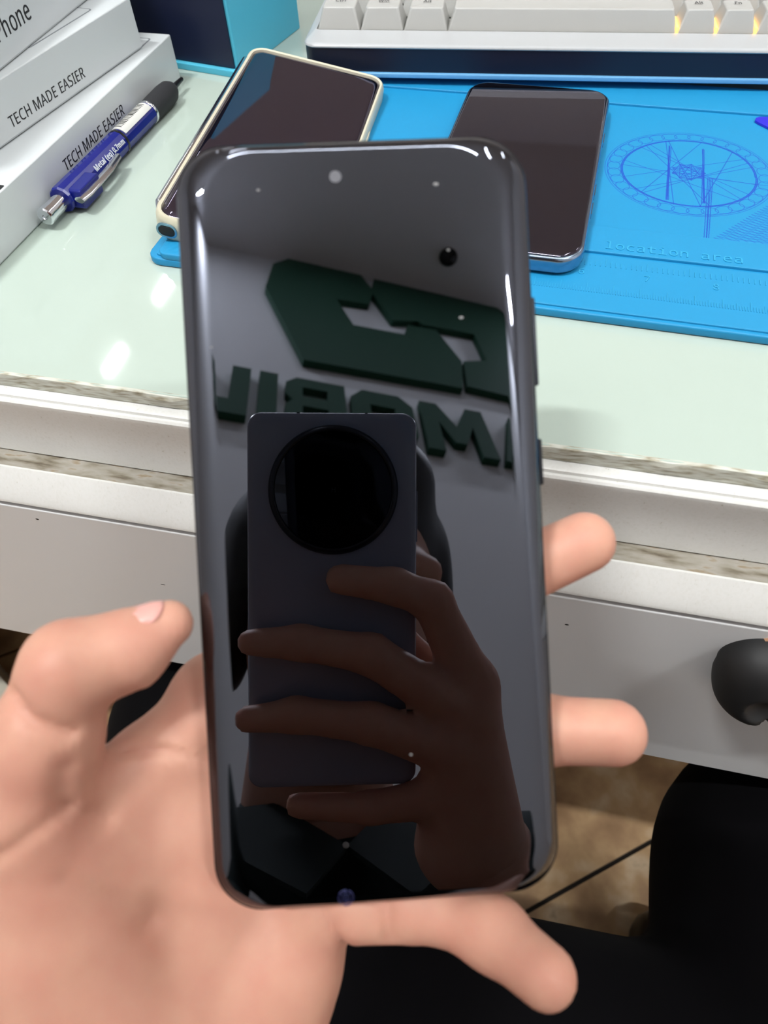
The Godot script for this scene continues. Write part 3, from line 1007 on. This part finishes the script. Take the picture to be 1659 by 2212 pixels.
func pen() -> void:
	var a := Vector3(-0.2170, DESK + 0.0066, -0.0905)
	var b := Vector3(-0.2110, DESK + 0.0058, -0.2375)
	var z := (a - b).normalized()
	var x := Vector3.UP.cross(z).normalized()
	var o := thing("pen", "blue retractable ballpoint pen with dark grip and chrome clip lying beside the cartons", "pen", Transform3D(Basis(x, z.cross(x), z), b))
	var blue := mat("pen blue", Color(0.06, 0.1, 0.45), 0.2)
	part("tip", lathe([[0.0, 0.0006], [0.0008, 0.0011], [0.010, 0.0016], [0.0125, 0.0021], [0.013, 0.0021]]), mat("tip black", Color(0.05, 0.05, 0.06), 0.4), o)
	part("grip", lathe([[0.0128, 0.0023], [0.0145, 0.0042], [0.018, 0.0057], [0.024, 0.0061], [0.04, 0.0059], [0.0425, 0.0056]]), mat("grip rubber", Color(0.11, 0.115, 0.13), 0.75), o)
	part("ring", lathe([[0.0422, 0.0056], [0.0428, 0.0060], [0.0436, 0.0060], [0.0442, 0.0056]]), mats["chrome"], o)
	part("barrel", lathe([[0.044, 0.0054], [0.0446, 0.0057], [0.076, 0.0056], [0.0763, 0.0053], [0.0768, 0.0053], [0.0771, 0.0058], [0.112, 0.0058], [0.122, 0.0060], [0.1315, 0.0060], [0.1325, 0.0054]], 12, 25), blue, o)
	part("clip_block", slab(0.009, 0.0065, 0.017, 0.0012, 0.0006), blue, o, Transform3D(Basis(Vector3.FORWARD, PI / 2), Vector3(0.0035, 0.0, 0.122)))
	part("button", lathe([[0.1318, 0.0038], [0.142, 0.0038], [0.1438, 0.0040], [0.1462, 0.0040], [0.1468, 0.0034], [0.1468, 0.0012], [0.1462, 0.0009]]), mats["chrome"], o)
	# clip: a channelled bar at the side away from the boxes
	part("clip", tube([Vector3(0.0098, 0.0012, 0.1325), Vector3(0.0106, 0.0012, 0.126), Vector3(0.0098, 0.0012, 0.104), Vector3(0.0078, 0.0012, 0.0925), Vector3(0.0066, 0.0012, 0.091)], [0.0026, 0.0026, 0.0024, 0.0022, 0.0018], 10, 0.55), mats["chrome"], o)
	part("seam_ring", lathe([[0.0755, 0.0054], [0.0757, 0.0059], [0.0772, 0.0059], [0.0774, 0.0054]]), mat("ring black", Color(0.08, 0.08, 0.09), 0.3), o)
	# sticker wrapped on top, with bars
	var v := PackedVector3Array()
	var f := PackedInt32Array()
	for i in 9:
		var t := deg_to_rad(42 + 80 * i / 8.0)
		for q in [0.0455, 0.0745]:
			for r in [0.0056, 0.00595]:
				v.append(Vector3(cos(t) * r, sin(t) * r, q))
	for i in 8:
		var k := i * 4
		for q in [[0, 1, 4, 5], [2, 3, 6, 7], [1, 3, 5, 7], [0, 2, 4, 6]]:
			f.append_array([k + q[0], k + q[1], k + q[2], k + q[1], k + q[3], k + q[2]])
	for i in f.size() / 3:
		var nrm := (v[f[i * 3 + 2]] - v[f[i * 3]]).cross(v[f[i * 3 + 1]] - v[f[i * 3]])
		var out := v[f[i * 3]]
		out.z = 0
	part("sticker", mesh_of(v, f, 60), mat("sticker white", Color(0.8, 0.8, 0.78), 0.35), o)
	var rng := RandomNumberGenerator.new()
	rng.seed = 8
	var st := SurfaceTool.new()
	st.begin(Mesh.PRIMITIVE_TRIANGLES)
	for i in 18:
		var zz := 0.0475 + i * 0.00145
		var wd := rng.randf_range(0.00025, 0.0008)
		for k in 4:
			var t := deg_to_rad(82 + 9 * k)
			st.append_from(box(wd, 0.0010, 0.00008), 0, Transform3D(Basis(Vector3(0, 0, 1), Vector3(-sin(t), cos(t), 0), Vector3(cos(t), sin(t), 0)), Vector3(cos(t) * 0.00597, sin(t) * 0.00597, zz)))
	part("barcode", st.commit(), mat("print black", Color(0.1, 0.1, 0.11), 0.5), o)
	part("print", letters("Metal (eq) 0.7mm", 0.0025, 0.00012, 700), mat("print silver", Color(0.8, 0.82, 0.85), 0.4), o, Transform3D(Basis(Vector3(0, 0, -1), Vector3(-0.5, 0.87, 0), Vector3(0.87, 0.5, 0)), Vector3(0.00515, 0.00275, 0.0935)))

func small_things() -> void:
	var p := PackedVector2Array()
	for q in [[0.0, 0.011, 0.0035], [-0.0095, -0.007, 0.003], [0.0095, -0.007, 0.003]]:
		for i in 9:
			var t := TAU * i / 9.0
			p.append(Vector2(q[0] + cos(t) * q[2], q[1] + sin(t) * q[2]))
	single("opening_pick", prism(Geometry2D.convex_hull(p).slice(1), 0.0, 0.001), mat("violet plastic", Color(0.2, 0.18, 0.78), 0.35), "small violet plastic pick at the right edge of the blue mat", "pick", Transform3D(Basis(Vector3.RIGHT, -PI / 2).rotated(Vector3.UP, 1.2), Vector3(0.1085, DESK + 0.0039, -0.2265)))
	var dome := thing("ceiling_camera", "small black dome camera on the ceiling near the green sign", "camera", T(0.68, CEILING, 0.786))
	part("base_ring", lathe([[0.0, 0.036], [0.008, 0.036], [0.012, 0.033]]), mats["handle black"], dome, Transform3D(Basis(Vector3.RIGHT, PI / 2), Vector3.ZERO))
	part("dome", ball(0.030), mats["handle black"], dome, T(0, -0.012, 0))

# ------------------------------------------------------------------ the phone in the hand
func held_frame() -> Transform3D:
	return Transform3D(Basis(Vector3(0.9610, -0.0328, -0.2746), Vector3(-0.1974, 0.6141, -0.7641), Vector3(0.1937, 0.7885, 0.5837)).orthonormalized(), Vector3(-0.0258, 0.8045, 0.0801))

func held_phone() -> void:
	var o := thing("held_phone", "large black phone with curved glass held upright in the hand, mirroring the room", "phone", held_frame())
	var a := 0.0372
	var b := 0.0815
	var rc := 0.0105
	# curved cover glass: flat in the middle, bending down towards every side
	var rings := []
	for i in 33:
		var t := i / 32.0            # 0 at the rim, 1 where the flat part begins
		var drop := 0.0027 * pow(1.0 - t, 2.5)
		rings.append(ring_xy(rr(a - 0.0004 - 0.0064 * t, b - 0.0004 - 0.0030 * t, rc + 0.001 * t, 14), -drop))
	part("cover_glass", loft(rings, 60, false, true), mats["glass black"], o)
	var fr := []
	for q in [[0.0012, -0.0026], [0.0002, -0.0028], [0.0, -0.0032], [0.0, -0.0052], [0.0006, -0.0066], [0.003, -0.0078], [0.006, -0.0082]]:
		fr.append(ring_xy(rr(a - q[0], b - q[0] * 0.8, rc, 14), q[1]))
	part("frame", loft(fr, 50, false, true), mat("frame graphite", Color(0.12, 0.125, 0.14), 0.28, 0.9), o)
	for q in [[0.0255, 0.019], [-0.0005, 0.010]]:
		part("side_button", slab(0.0012, 0.0016, q[1], 0.0004, 0.0002), mats["frame graphite"], o, Transform3D(Basis(Vector3.RIGHT, PI / 2), Vector3(a + 0.0002, 0.012 + q[0], -0.005)))
	var lens := []
	for i in 2:
		var ring := PackedVector2Array()
		for k in 28:
			ring.append(Vector2(cos(TAU * k / 28), sin(TAU * k / 28)) * 0.00125)
		lens.append(ring_xy(ring, 0.00002 + 0.00004 * i))
	part("front_camera", loft(lens), mat("lens grey", Color(0.30, 0.30, 0.33), 0.35), o, T(-0.0035, 0.0727, 0))
	# fingerprint reader mark: bluish ring of short ridges
	var fp := mat("fingerprint violet", Color(0.22, 0.23, 0.42), 0.4)
	var st := SurfaceTool.new()
	st.begin(Mesh.PRIMITIVE_TRIANGLES)
	var rng := RandomNumberGenerator.new()
	rng.seed = 12
	for r in [0.0004, 0.0008, 0.0013, 0.00165]:
		var t := 0.0
		while t < TAU - 0.15:
			var l := rng.randf_range(0.3, 0.9) if r < 0.0015 else 1.2
			l = minf(l, TAU - 0.05 - t)
			var pts := []
			var rad := []
			for i in 6:
				var u := t + l * i / 5.0
				pts.append(Vector3(cos(u), sin(u), 0) * r)
				rad.append(0.00018 if r < 0.0015 else 0.00024)
			st.append_from(tube(pts, rad, 6, 0.25), 0, Transform3D.IDENTITY)
			t += l + 0.25
	part("fingerprint_mark", st.commit(), fp, o, T(-0.0093, -0.0784, 0.00003))
	# specks of dust on the glass
	for q in [[0.0174, 0.0704, 0.0006], [-0.0196, 0.0705, 0.0004], [0.0213, 0.0424, 0.0005], [0.0193, 0.0566, 0.00035], [-0.031, 0.0385, 0.0003], [0.006, -0.049, 0.0003]]:
		part("dust_speck", ball(1.0, Vector3(q[2], q[2] * 0.6, 0.00012)), mat("dust", Color(0.5, 0.5, 0.5), 0.8), o, T(q[0], q[1], 0.0))

# ------------------------------------------------------------------ the phone that takes the picture
func cam_frame() -> Transform3D:     # x right, y towards its top, z out of its back towards the held phone
	var r := Vector3(0.9762, -0.0368, -0.2135)
	var u := Vector3(-0.1492, 0.6007, -0.7854)
	var f := Vector3(-0.1571, -0.7986, -0.5809)
	return Transform3D(Basis(r, u, f), Vector3(0, 0.925, 0.164))

func camera_phone() -> void:
	# its back faces away from the photographer; local x is mirrored so that the frame stays right-handed
	var cf := cam_frame()
	var o := thing("camera_phone", "slate grey phone with a big round camera held in front of the face", "phone", Transform3D(Basis(-cf.basis.x, cf.basis.y, cf.basis.z), cf.origin))
	var slate := mat("slate back", Color(0.58, 0.585, 0.65), 0.22, 0.0, 0.5)
	var c := Vector3(0.011, -0.0423, 0)
	var rings := []
	for q in [[0.003, -0.0128], [0.0006, -0.012], [0.0, -0.0105], [0.0, -0.0068], [0.0008, -0.0054], [0.0026, -0.0048], [0.005, -0.0046]]:
		var ring := PackedVector3Array()
		for p in rr(0.036 - q[0], 0.0803 - q[0], 0.006, 8):
			ring.append(Vector3(p.x, p.y, q[1]) + c)
		rings.append(ring)
	part("body", loft(rings, 45), slate, o)
	for x in [-0.0145, 0.0145]:
		part("antenna_line", box(0.0012, 0.0004, 0.004), mats["black plastic"], o, Transform3D(Basis.IDENTITY, c + Vector3(x, 0.0802, -0.0085)))
	part("side_button", slab(0.0008, 0.0022, 0.022, 0.0003, 0.0002), slate, o, Transform3D(Basis(Vector3.RIGHT, PI / 2), c + Vector3(-0.0362, 0.036, -0.0096)))
	var m := Vector3(0.0106, 0.0052, 0)
	part("camera_ring", lathe([[-0.0048, 0.0276], [-0.003, 0.0272], [-0.0016, 0.0262], [-0.0012, 0.0254], [-0.0016, 0.0249], [-0.0030, 0.0249]], 64), mat("ring slate", Color(0.16, 0.17, 0.2), 0.3, 0.6), o, Transform3D(Basis.IDENTITY, m))
	part("camera_glass", lathe([[-0.0040, 0.0250], [-0.0022, 0.0250], [-0.0018, 0.0246]], 64), mats["glass black"], o, Transform3D(Basis.IDENTITY, m))
	part("screen", slab(0.0675, 0.0004, 0.156, 0.005, 0.0001), mats["glass black"], o, Transform3D(Basis(Vector3.RIGHT, PI / 2), c + Vector3(0, 0, -0.0132)))
	part("camera_mark", letters("H", 0.0022, 0.00005), mat("mark grey", Color(0.16, 0.16, 0.17), 0.5), o, Transform3D(Basis.IDENTITY, m + Vector3(0, 0, -0.00175)))

# ------------------------------------------------------------------ the person
func person() -> void:
	var o := thing("person", "person in dark green shirt and black trousers holding one phone and photographing it with another", "person")
	var skin := mat("skin", Color.WHITE, 0.5, 0.0, 0.4)
	tri(skin, noise_tex(77, 0.01, [[0.0, Color(0.78, 0.55, 0.475)], [0.4, Color(0.79, 0.58, 0.50)], [0.7, Color(0.80, 0.60, 0.515)], [1.0, Color(0.81, 0.62, 0.53)]], 512, 5), 14.0)
	skin.subsurf_scatter_enabled = true
	skin.subsurf_scatter_strength = 0.12
	var fields := []
	# left hand, in the axes of the phone it holds (millimetres: x right, y up the phone, z out of the glass)
	var p := []
	p += chain([[-43.5, -18.7, -2, 5.1], [-51.9, -23.4, 0, 7.9], [-62.6, -25.5, 3, 8.9], [-69.9, -41.2, 0, 11], [-74.5, -56.1, -4, 13], [-74, -89.3, -16, 23], [-57.8, -139.7, -20, 27]], 0.004)
	p += chain([[-69.4, -61.5, -14, 9.5], [-37, -43.5, -25, 9.5]], 0.009)
	p += chain([[-68, -70, -16, 13], [-43, -74, -27, 13]], 0.010)
	p += chain([[-39.0, -41.6, -26, 10], [-0.8, -21.9, -24, 9], [28.3, -16.8, -20, 8], [50.2, -7.4, -16, 7.2]], 0.004)
	p += chain([[-30, -55.1, -27, 10.5], [9.1, -49.8, -24, 9], [36.2, -51.3, -18, 8], [53.9, -51.6, -13, 7.6]], 0.004)
	p += chain([[-24.2, -74, -27, 10.5], [7.5, -74.1, -20, 8.5], [24.8, -75, -17, 7.5], [31.2, -75, -16, 7]], 0.004)
	p += chain([[-16.7, -89.2, -22, 9.5], [9.6, -88.8, -15, 8], [22, -90.1, -3, 7], [29.9, -91.4, 10, 6.2]], 0.004)
	p += chain([[-39.0, -41.6, -26, 10], [-48.5, -87.8, -30, 16], [-56.3, -141.6, -22, 26]], 0.008)
	p += chain([[-30.2, -55.5, -28, 11], [-42.2, -100.1, -30, 17], [-54.1, -141.8, -22, 26]], 0.008)
	p += chain([[-16.9, -90.3, -24, 10], [-29.4, -109, -26, 16], [-47.5, -142.3, -22, 25]], 0.006)
	p += chain([[-7.8, -91.5, -18, 7], [4.2, -90.7, -16, 7]], 0.003)
	p += chain([[-55, -141.6, -22, 27], [-66, -190, -16, 31]], 0.01)
	var g := []
	for q in [
		[[[-71.2, -29], [-67.5, -33.3], [-61.2, -37.1]], 1.1, 2.2, -0.013],
		[[[-62.6, -43.8], [-65.1, -53.4], [-59.5, -59.9]], 1.7, 1.2],
		[[[-64.7, -53.4], [-73, -59], [-82.2, -63.4]], 1.4, 1.0],
		[[[-58, -48.5], [-52, -48.2], [-45.2, -49.5], [-39.4, -52.5]], 0.9, 1.3],
		[[[-46.5, -45.5], [-43, -47.4], [-37.5, -51]], 0.9, 1.0],
		[[[-65.8, -68.3], [-57.4, -78], [-53, -85]], 1.6, 0.8],
		[[[-15.3, -87.2], [-10.7, -98.5]], 1.0, 1.6],
		[[[-0.5, -86], [-0.7, -94]], 1.0, 1.8],
		[[[-57.9, -22.7], [-53.2, -28.6], [-49.4, -31.9]], 1.0, 0.5, -0.012],
	]:
		g.append([v2s(q[0]), q[1] * 0.001, q[2] * 0.001, q[3] if q.size() > 3 else -0.06, 0.02])
	fields.append([body_field(p, 0.00125, g), held_frame(), 0])
	# right hand, in the axes of the phone that takes the picture
	var cf := cam_frame()
	var r := []
	r += chain([[-7.7, -32, 3, 6.6], [14.5, -34.8, 4, 7.4], [31, -41.6, 2, 8.4], [49.4, -80, -6, 11]], 0.004)
	r += chain([[-45, -58, 2.5, 5.8], [-24, -58, 4, 7.2], [5, -63, 5, 8.4], [47.4, -92, -2, 11]], 0.004)
	r += chain([[-46.5, -90, 2.5, 5.6], [-26, -88, 4, 7.2], [5, -92, 5, 8.4], [45.5, -109, -2, 11]], 0.004)
	r += chain([[-26, -130.5, -6, 5.6], [5, -130.8, -2, 6.6], [41.6, -126.7, -4, 10]], 0.004)
	r += chain([[49.4, -80, -8, 11], [52, -150, -10, 22]], 0.008)
	r += chain([[46, -108, -6, 13], [50, -150, -10, 22]], 0.008)
	r += chain([[41.6, -126, -6, 11], [46, -150, -10, 20]], 0.008)
	r += chain([[38, -102, 2, 8], [39, -118, -3, 11]], 0.006)
	r += chain([[52, -142, -16, 18], [46, -90, -26, 10.5], [18, -62, -22.5, 7.4], [2, -48, -21.5, 6.4]], 0.005)
	var hand_to := Transform3D(cf.basis, cf.origin)
	fields.append([body_field(r, 0.003, []), hand_to, 0])
	# arms, neck and chest in the room's axes
	var lw := held_frame() * Vector3(-0.066, -0.19, -0.016)
	var rw := hand_to * Vector3(0.05, -0.15, -0.01)
	var neck := Vector3(0.055, 0.985, 0.495)
	var sl := Vector3(-0.115, 0.915, 0.545)
	var sr := Vector3(0.235, 0.91, 0.53)
	var el := Vector3(-0.17, 0.67, 0.44)
	var er := Vector3(0.30, 0.665, 0.45)
	var b := [[lw, el, 0.031, 0.042, 0.02], [el, sl, 0.042, 0.055, 0.02], [rw, er, 0.024, 0.042, 0.02], [er, sr, 0.042, 0.055, 0.02], [sl, sr, 0.055, 0.055, 0.03], [neck, Vector3(0.06, 0.86, 0.56), 0.056, 0.075, 0.03], [Vector3(0.06, 0.86, 0.56), Vector3(0.06, 0.52, 0.66), 0.09, 0.1, 0.03]]
	fields.append([body_field(b, 0.011), Transform3D.IDENTITY, 0])
	# head, in its own axes: y up, z where the face looks
	var fw := Vector3(-0.05, -0.62, -0.78).normalized()
	var up := (Vector3.UP - fw * fw.y).normalized()
	var head := Transform3D(Basis(up.cross(fw), up, fw), Vector3(0.04, 1.06, 0.365))
	var I := Basis.IDENTITY
	var h := [
		[Vector3(0, 0.03, -0.012), Vector3(0.075, 0.090, 0.095), I, 0.01, "e"],
		[Vector3(0, -0.045, 0.022), Vector3(0.060, 0.070, 0.066), I, 0.03, "e"],
		[Vector3(0, -0.098, 0.062), Vector3(0.026, 0.018, 0.022), I, 0.02, "e"],
		[Vector3(0, 0.008, 0.084), Vector3(0, -0.032, 0.102), 0.008, 0.012, 0.012],
		[Vector3(-0.012, -0.036, 0.090), Vector3(0.012, -0.036, 0.090), 0.009, 0.009, 0.006],
		[Vector3(-0.02, -0.068, 0.083), Vector3(0.02, -0.068, 0.083), 0.007, 0.007, 0.005],
		[Vector3(-0.017, -0.079, 0.081), Vector3(0.017, -0.079, 0.081), 0.008, 0.008, 0.005],
		[Vector3(-0.05, 0.022, 0.066), Vector3(-0.015, 0.026, 0.080), 0.012, 0.012, 0.012],
		[Vector3(0.05, 0.022, 0.066), Vector3(0.015, 0.026, 0.080), 0.012, 0.012, 0.012],
		[Vector3(-0.079, -0.012, -0.008), Vector3(0.010, 0.031, 0.019), Basis(Vector3.UP, 0.35), 0.006, "e"],
		[Vector3(0.079, -0.012, -0.008), Vector3(0.010, 0.031, 0.019), Basis(Vector3.UP, -0.35), 0.006, "e"],
		[Vector3(0, -0.06, -0.025), Vector3(0, -0.15, -0.055), 0.052, 0.056, 0.02],
	]
	fields.append([body_field(h, 0.0036, [], [[Vector3(-0.033, 0.004, 0.088), Vector3(-0.031, 0.004, 0.09), 0.011, 0.011], [Vector3(0.031, 0.004, 0.09), Vector3(0.033, 0.004, 0.088), 0.011, 0.011]]), head, 0])
	part("body", join_fields(fields), skin, o)
	for s in [-1, 1]:
		part("eye", ball(0.0125), mat("eye white", Color(0.85, 0.84, 0.82), 0.15), o, head * T(0.032 * s, 0.004, 0.0725))
		part("iris", ball(0.006, Vector3(1, 1, 0.4)), mat("iris dark", Color(0.06, 0.04, 0.03), 0.1), o, head * T(0.032 * s, 0.003, 0.0835))
	# thumbnail of the left hand
	var nail := []
	for q in [[0.0, -0.0006], [0.0, 0.0002], [0.0006, 0.00045], [0.002, 0.0006]]:
		var ring := PackedVector3Array()
		for c in rr(0.0064 - q[0], 0.0046 - q[0], 0.0036, 6):
			ring.append(Vector3(c.x, q[1] - c.y * c.y * 84.0 - maxf(c.x, 0.0) * c.x * 10.0, c.y))
		nail.append(ring)
	var na := Vector3(0.977, 0.211, -0.08).normalized()
	var nu := Vector3(-0.21, 0.95, 0.22)
	nu = (nu - na * nu.dot(na)).normalized()
	part("thumbnail", loft(nail, 60), mat("nail pink", Color(0.86, 0.64, 0.60), 0.25), o, held_frame() * Transform3D(Basis(na, nu, na.cross(nu)), Vector3(-0.0488, -0.0216, -0.0008) + nu * 0.0069))
	# hair
	var hair := [
		[Vector3(0, 0.045, -0.022), Vector3(0.083, 0.090, 0.098), I, 0.01, "e"],
		[Vector3(0, 0.095, 0.03), Vector3(0.062, 0.038, 0.055), I, 0.02, "e"],
		[Vector3(-0.072, 0.0, -0.018), Vector3(0.018, 0.075, 0.055), I, 0.015, "e"],
		[Vector3(0.072, 0.005, -0.02), Vector3(0.017, 0.07, 0.055), I, 0.015, "e"],
	]
	part("hair", join_fields([[body_field(hair, 0.005, [], [[Vector3(0, -0.03, 0.10), Vector3(0, 0.035, 0.10), 0.064, 0.055]]), head, 0]]), mat("hair black", Color(0.02, 0.019, 0.02), 0.5), o)
	# shirt with an open collar
	var sh := [[sl, el.lerp(sl, -0.02), 0.072, 0.058, 0.03], [sr, er.lerp(sr, -0.02), 0.072, 0.058, 0.03], [sl, sr, 0.07, 0.07, 0.04], [el, el.lerp(lw, 0.55), 0.058, 0.048, 0.02], [er, er.lerp(rw, 0.45), 0.058, 0.046, 0.02], [neck + Vector3(0, -0.04, 0.03), Vector3(0.06, 0.86, 0.57), 0.068, 0.1, 0.03], [Vector3(0.06, 0.86, 0.57), Vector3(0.06, 0.52, 0.66), 0.115, 0.12, 0.03]]
	var shirt := mat("shirt green black", Color(0.07, 0.13, 0.125), 0.85)
	part("shirt", join_fields([[body_field(sh, 0.009, [], [[neck + Vector3(0, 0.075, -0.04), neck + Vector3(0, 0.02, -0.035), 0.050, 0.040], [neck + Vector3(0.002, 0.004, -0.05), neck + Vector3(-0.002, -0.074, -0.06), 0.034, 0.010]]), Transform3D.IDENTITY, 0]]), shirt, o)
	for s in [-1, 1]:
		var cp := PackedVector2Array([Vector2(0, 0), Vector2(0.044, 0.062), Vector2(0.088, 0.05), Vector2(0.078, 0.0), Vector2(0.028, -0.052)])
		if s < 0:
			for i in 5:
				cp[i].x = -cp[i].x
		part("collar", prism(cp, 0.0, 0.003), shirt, o, Transform3D(Basis(Vector3(1, 0, 0.12 * s), Vector3(0, 0.8, 0.6), Vector3(0, -0.6, 0.8)).orthonormalized(), neck + Vector3(-0.003, -0.078, -0.080)))
	part("shirt_button", ball(0.0021, Vector3(1, 1, 0.5)), mat("button pearl", Color(0.85, 0.84, 0.8), 0.15), o, Transform3D(I, neck + Vector3(-0.006, -0.082, -0.088)))
	# trousers and shoes
	var tr := [
		[Vector3(-0.03, 0.48, 0.62), Vector3(0.15, 0.48, 0.62), 0.1, 0.1, 0.03],
		[Vector3(0.14, 0.46, 0.60), Vector3(0.212, 0.452, 0.04), 0.088, 0.084, 0.02],
		[Vector3(-0.03, 0.46, 0.60), Vector3(-0.16, 0.45, 0.02), 0.088, 0.075, 0.02],
		[Vector3(0.212, 0.452, 0.04), Vector3(0.25, 0.45, -0.03), 0.084, 0.074, 0.02],
		[Vector3(0.25, 0.44, -0.02), Vector3(0.235, 0.1, 0.16), 0.07, 0.055, 0.02],
		[Vector3(-0.16, 0.44, 0.03), Vector3(-0.17, 0.1, 0.16), 0.07, 0.055, 0.02],
		[Vector3(-0.12, 0.452, 0.182), Vector3(0.17, 0.448, 0.170), 0.085, 0.082, 0.012],
		[Vector3(-0.08, 0.45, 0.3), Vector3(0.16, 0.45, 0.3), 0.082, 0.082, 0.03],
	]
	var black := mat("trousers black", Color(0.02, 0.018, 0.026), 0.9, 0.0, 0.2)
	black.rim_enabled = true
	black.rim = 0.08
	part("trousers", join_fields([[body_field(tr, 0.01), Transform3D.IDENTITY, 0]]), black, o)
	for x in [0.235, -0.17]:
		part("shoe", join_fields([[body_field([[Vector3(0, 0.05, 0.03), Vector3(0, 0.045, -0.04), 0.044, 0.046, 0.02], [Vector3(0, 0.042, -0.03), Vector3(0.005 * signf(x), 0.036, -0.15), 0.042, 0.036, 0.02]], 0.009), Transform3D.IDENTITY, 0]]), mat("shoe black", Color(0.04, 0.04, 0.04), 0.4), o, T(x, -0.001, 0.175))
	# stool under the person
	var s := thing("stool", "round black stool the person sits on", "stool", T(0.06, 0, 0.64))
	part("seat", lathe([[-0.03, 0.16], [-0.02, 0.175], [0.0, 0.178], [0.012, 0.165]], 32), mats["handle black"], s, Transform3D(Basis(Vector3.RIGHT, -PI / 2), Vector3(0, 0.358, 0)))
	for i in 4:
		var t := TAU * i / 4 + PI / 4
		part("leg", tube([Vector3(cos(t) * 0.11, 0.335, sin(t) * 0.11), Vector3(cos(t) * 0.17, 0.001, sin(t) * 0.17)], [0.012, 0.012]), mats["chrome"], s)
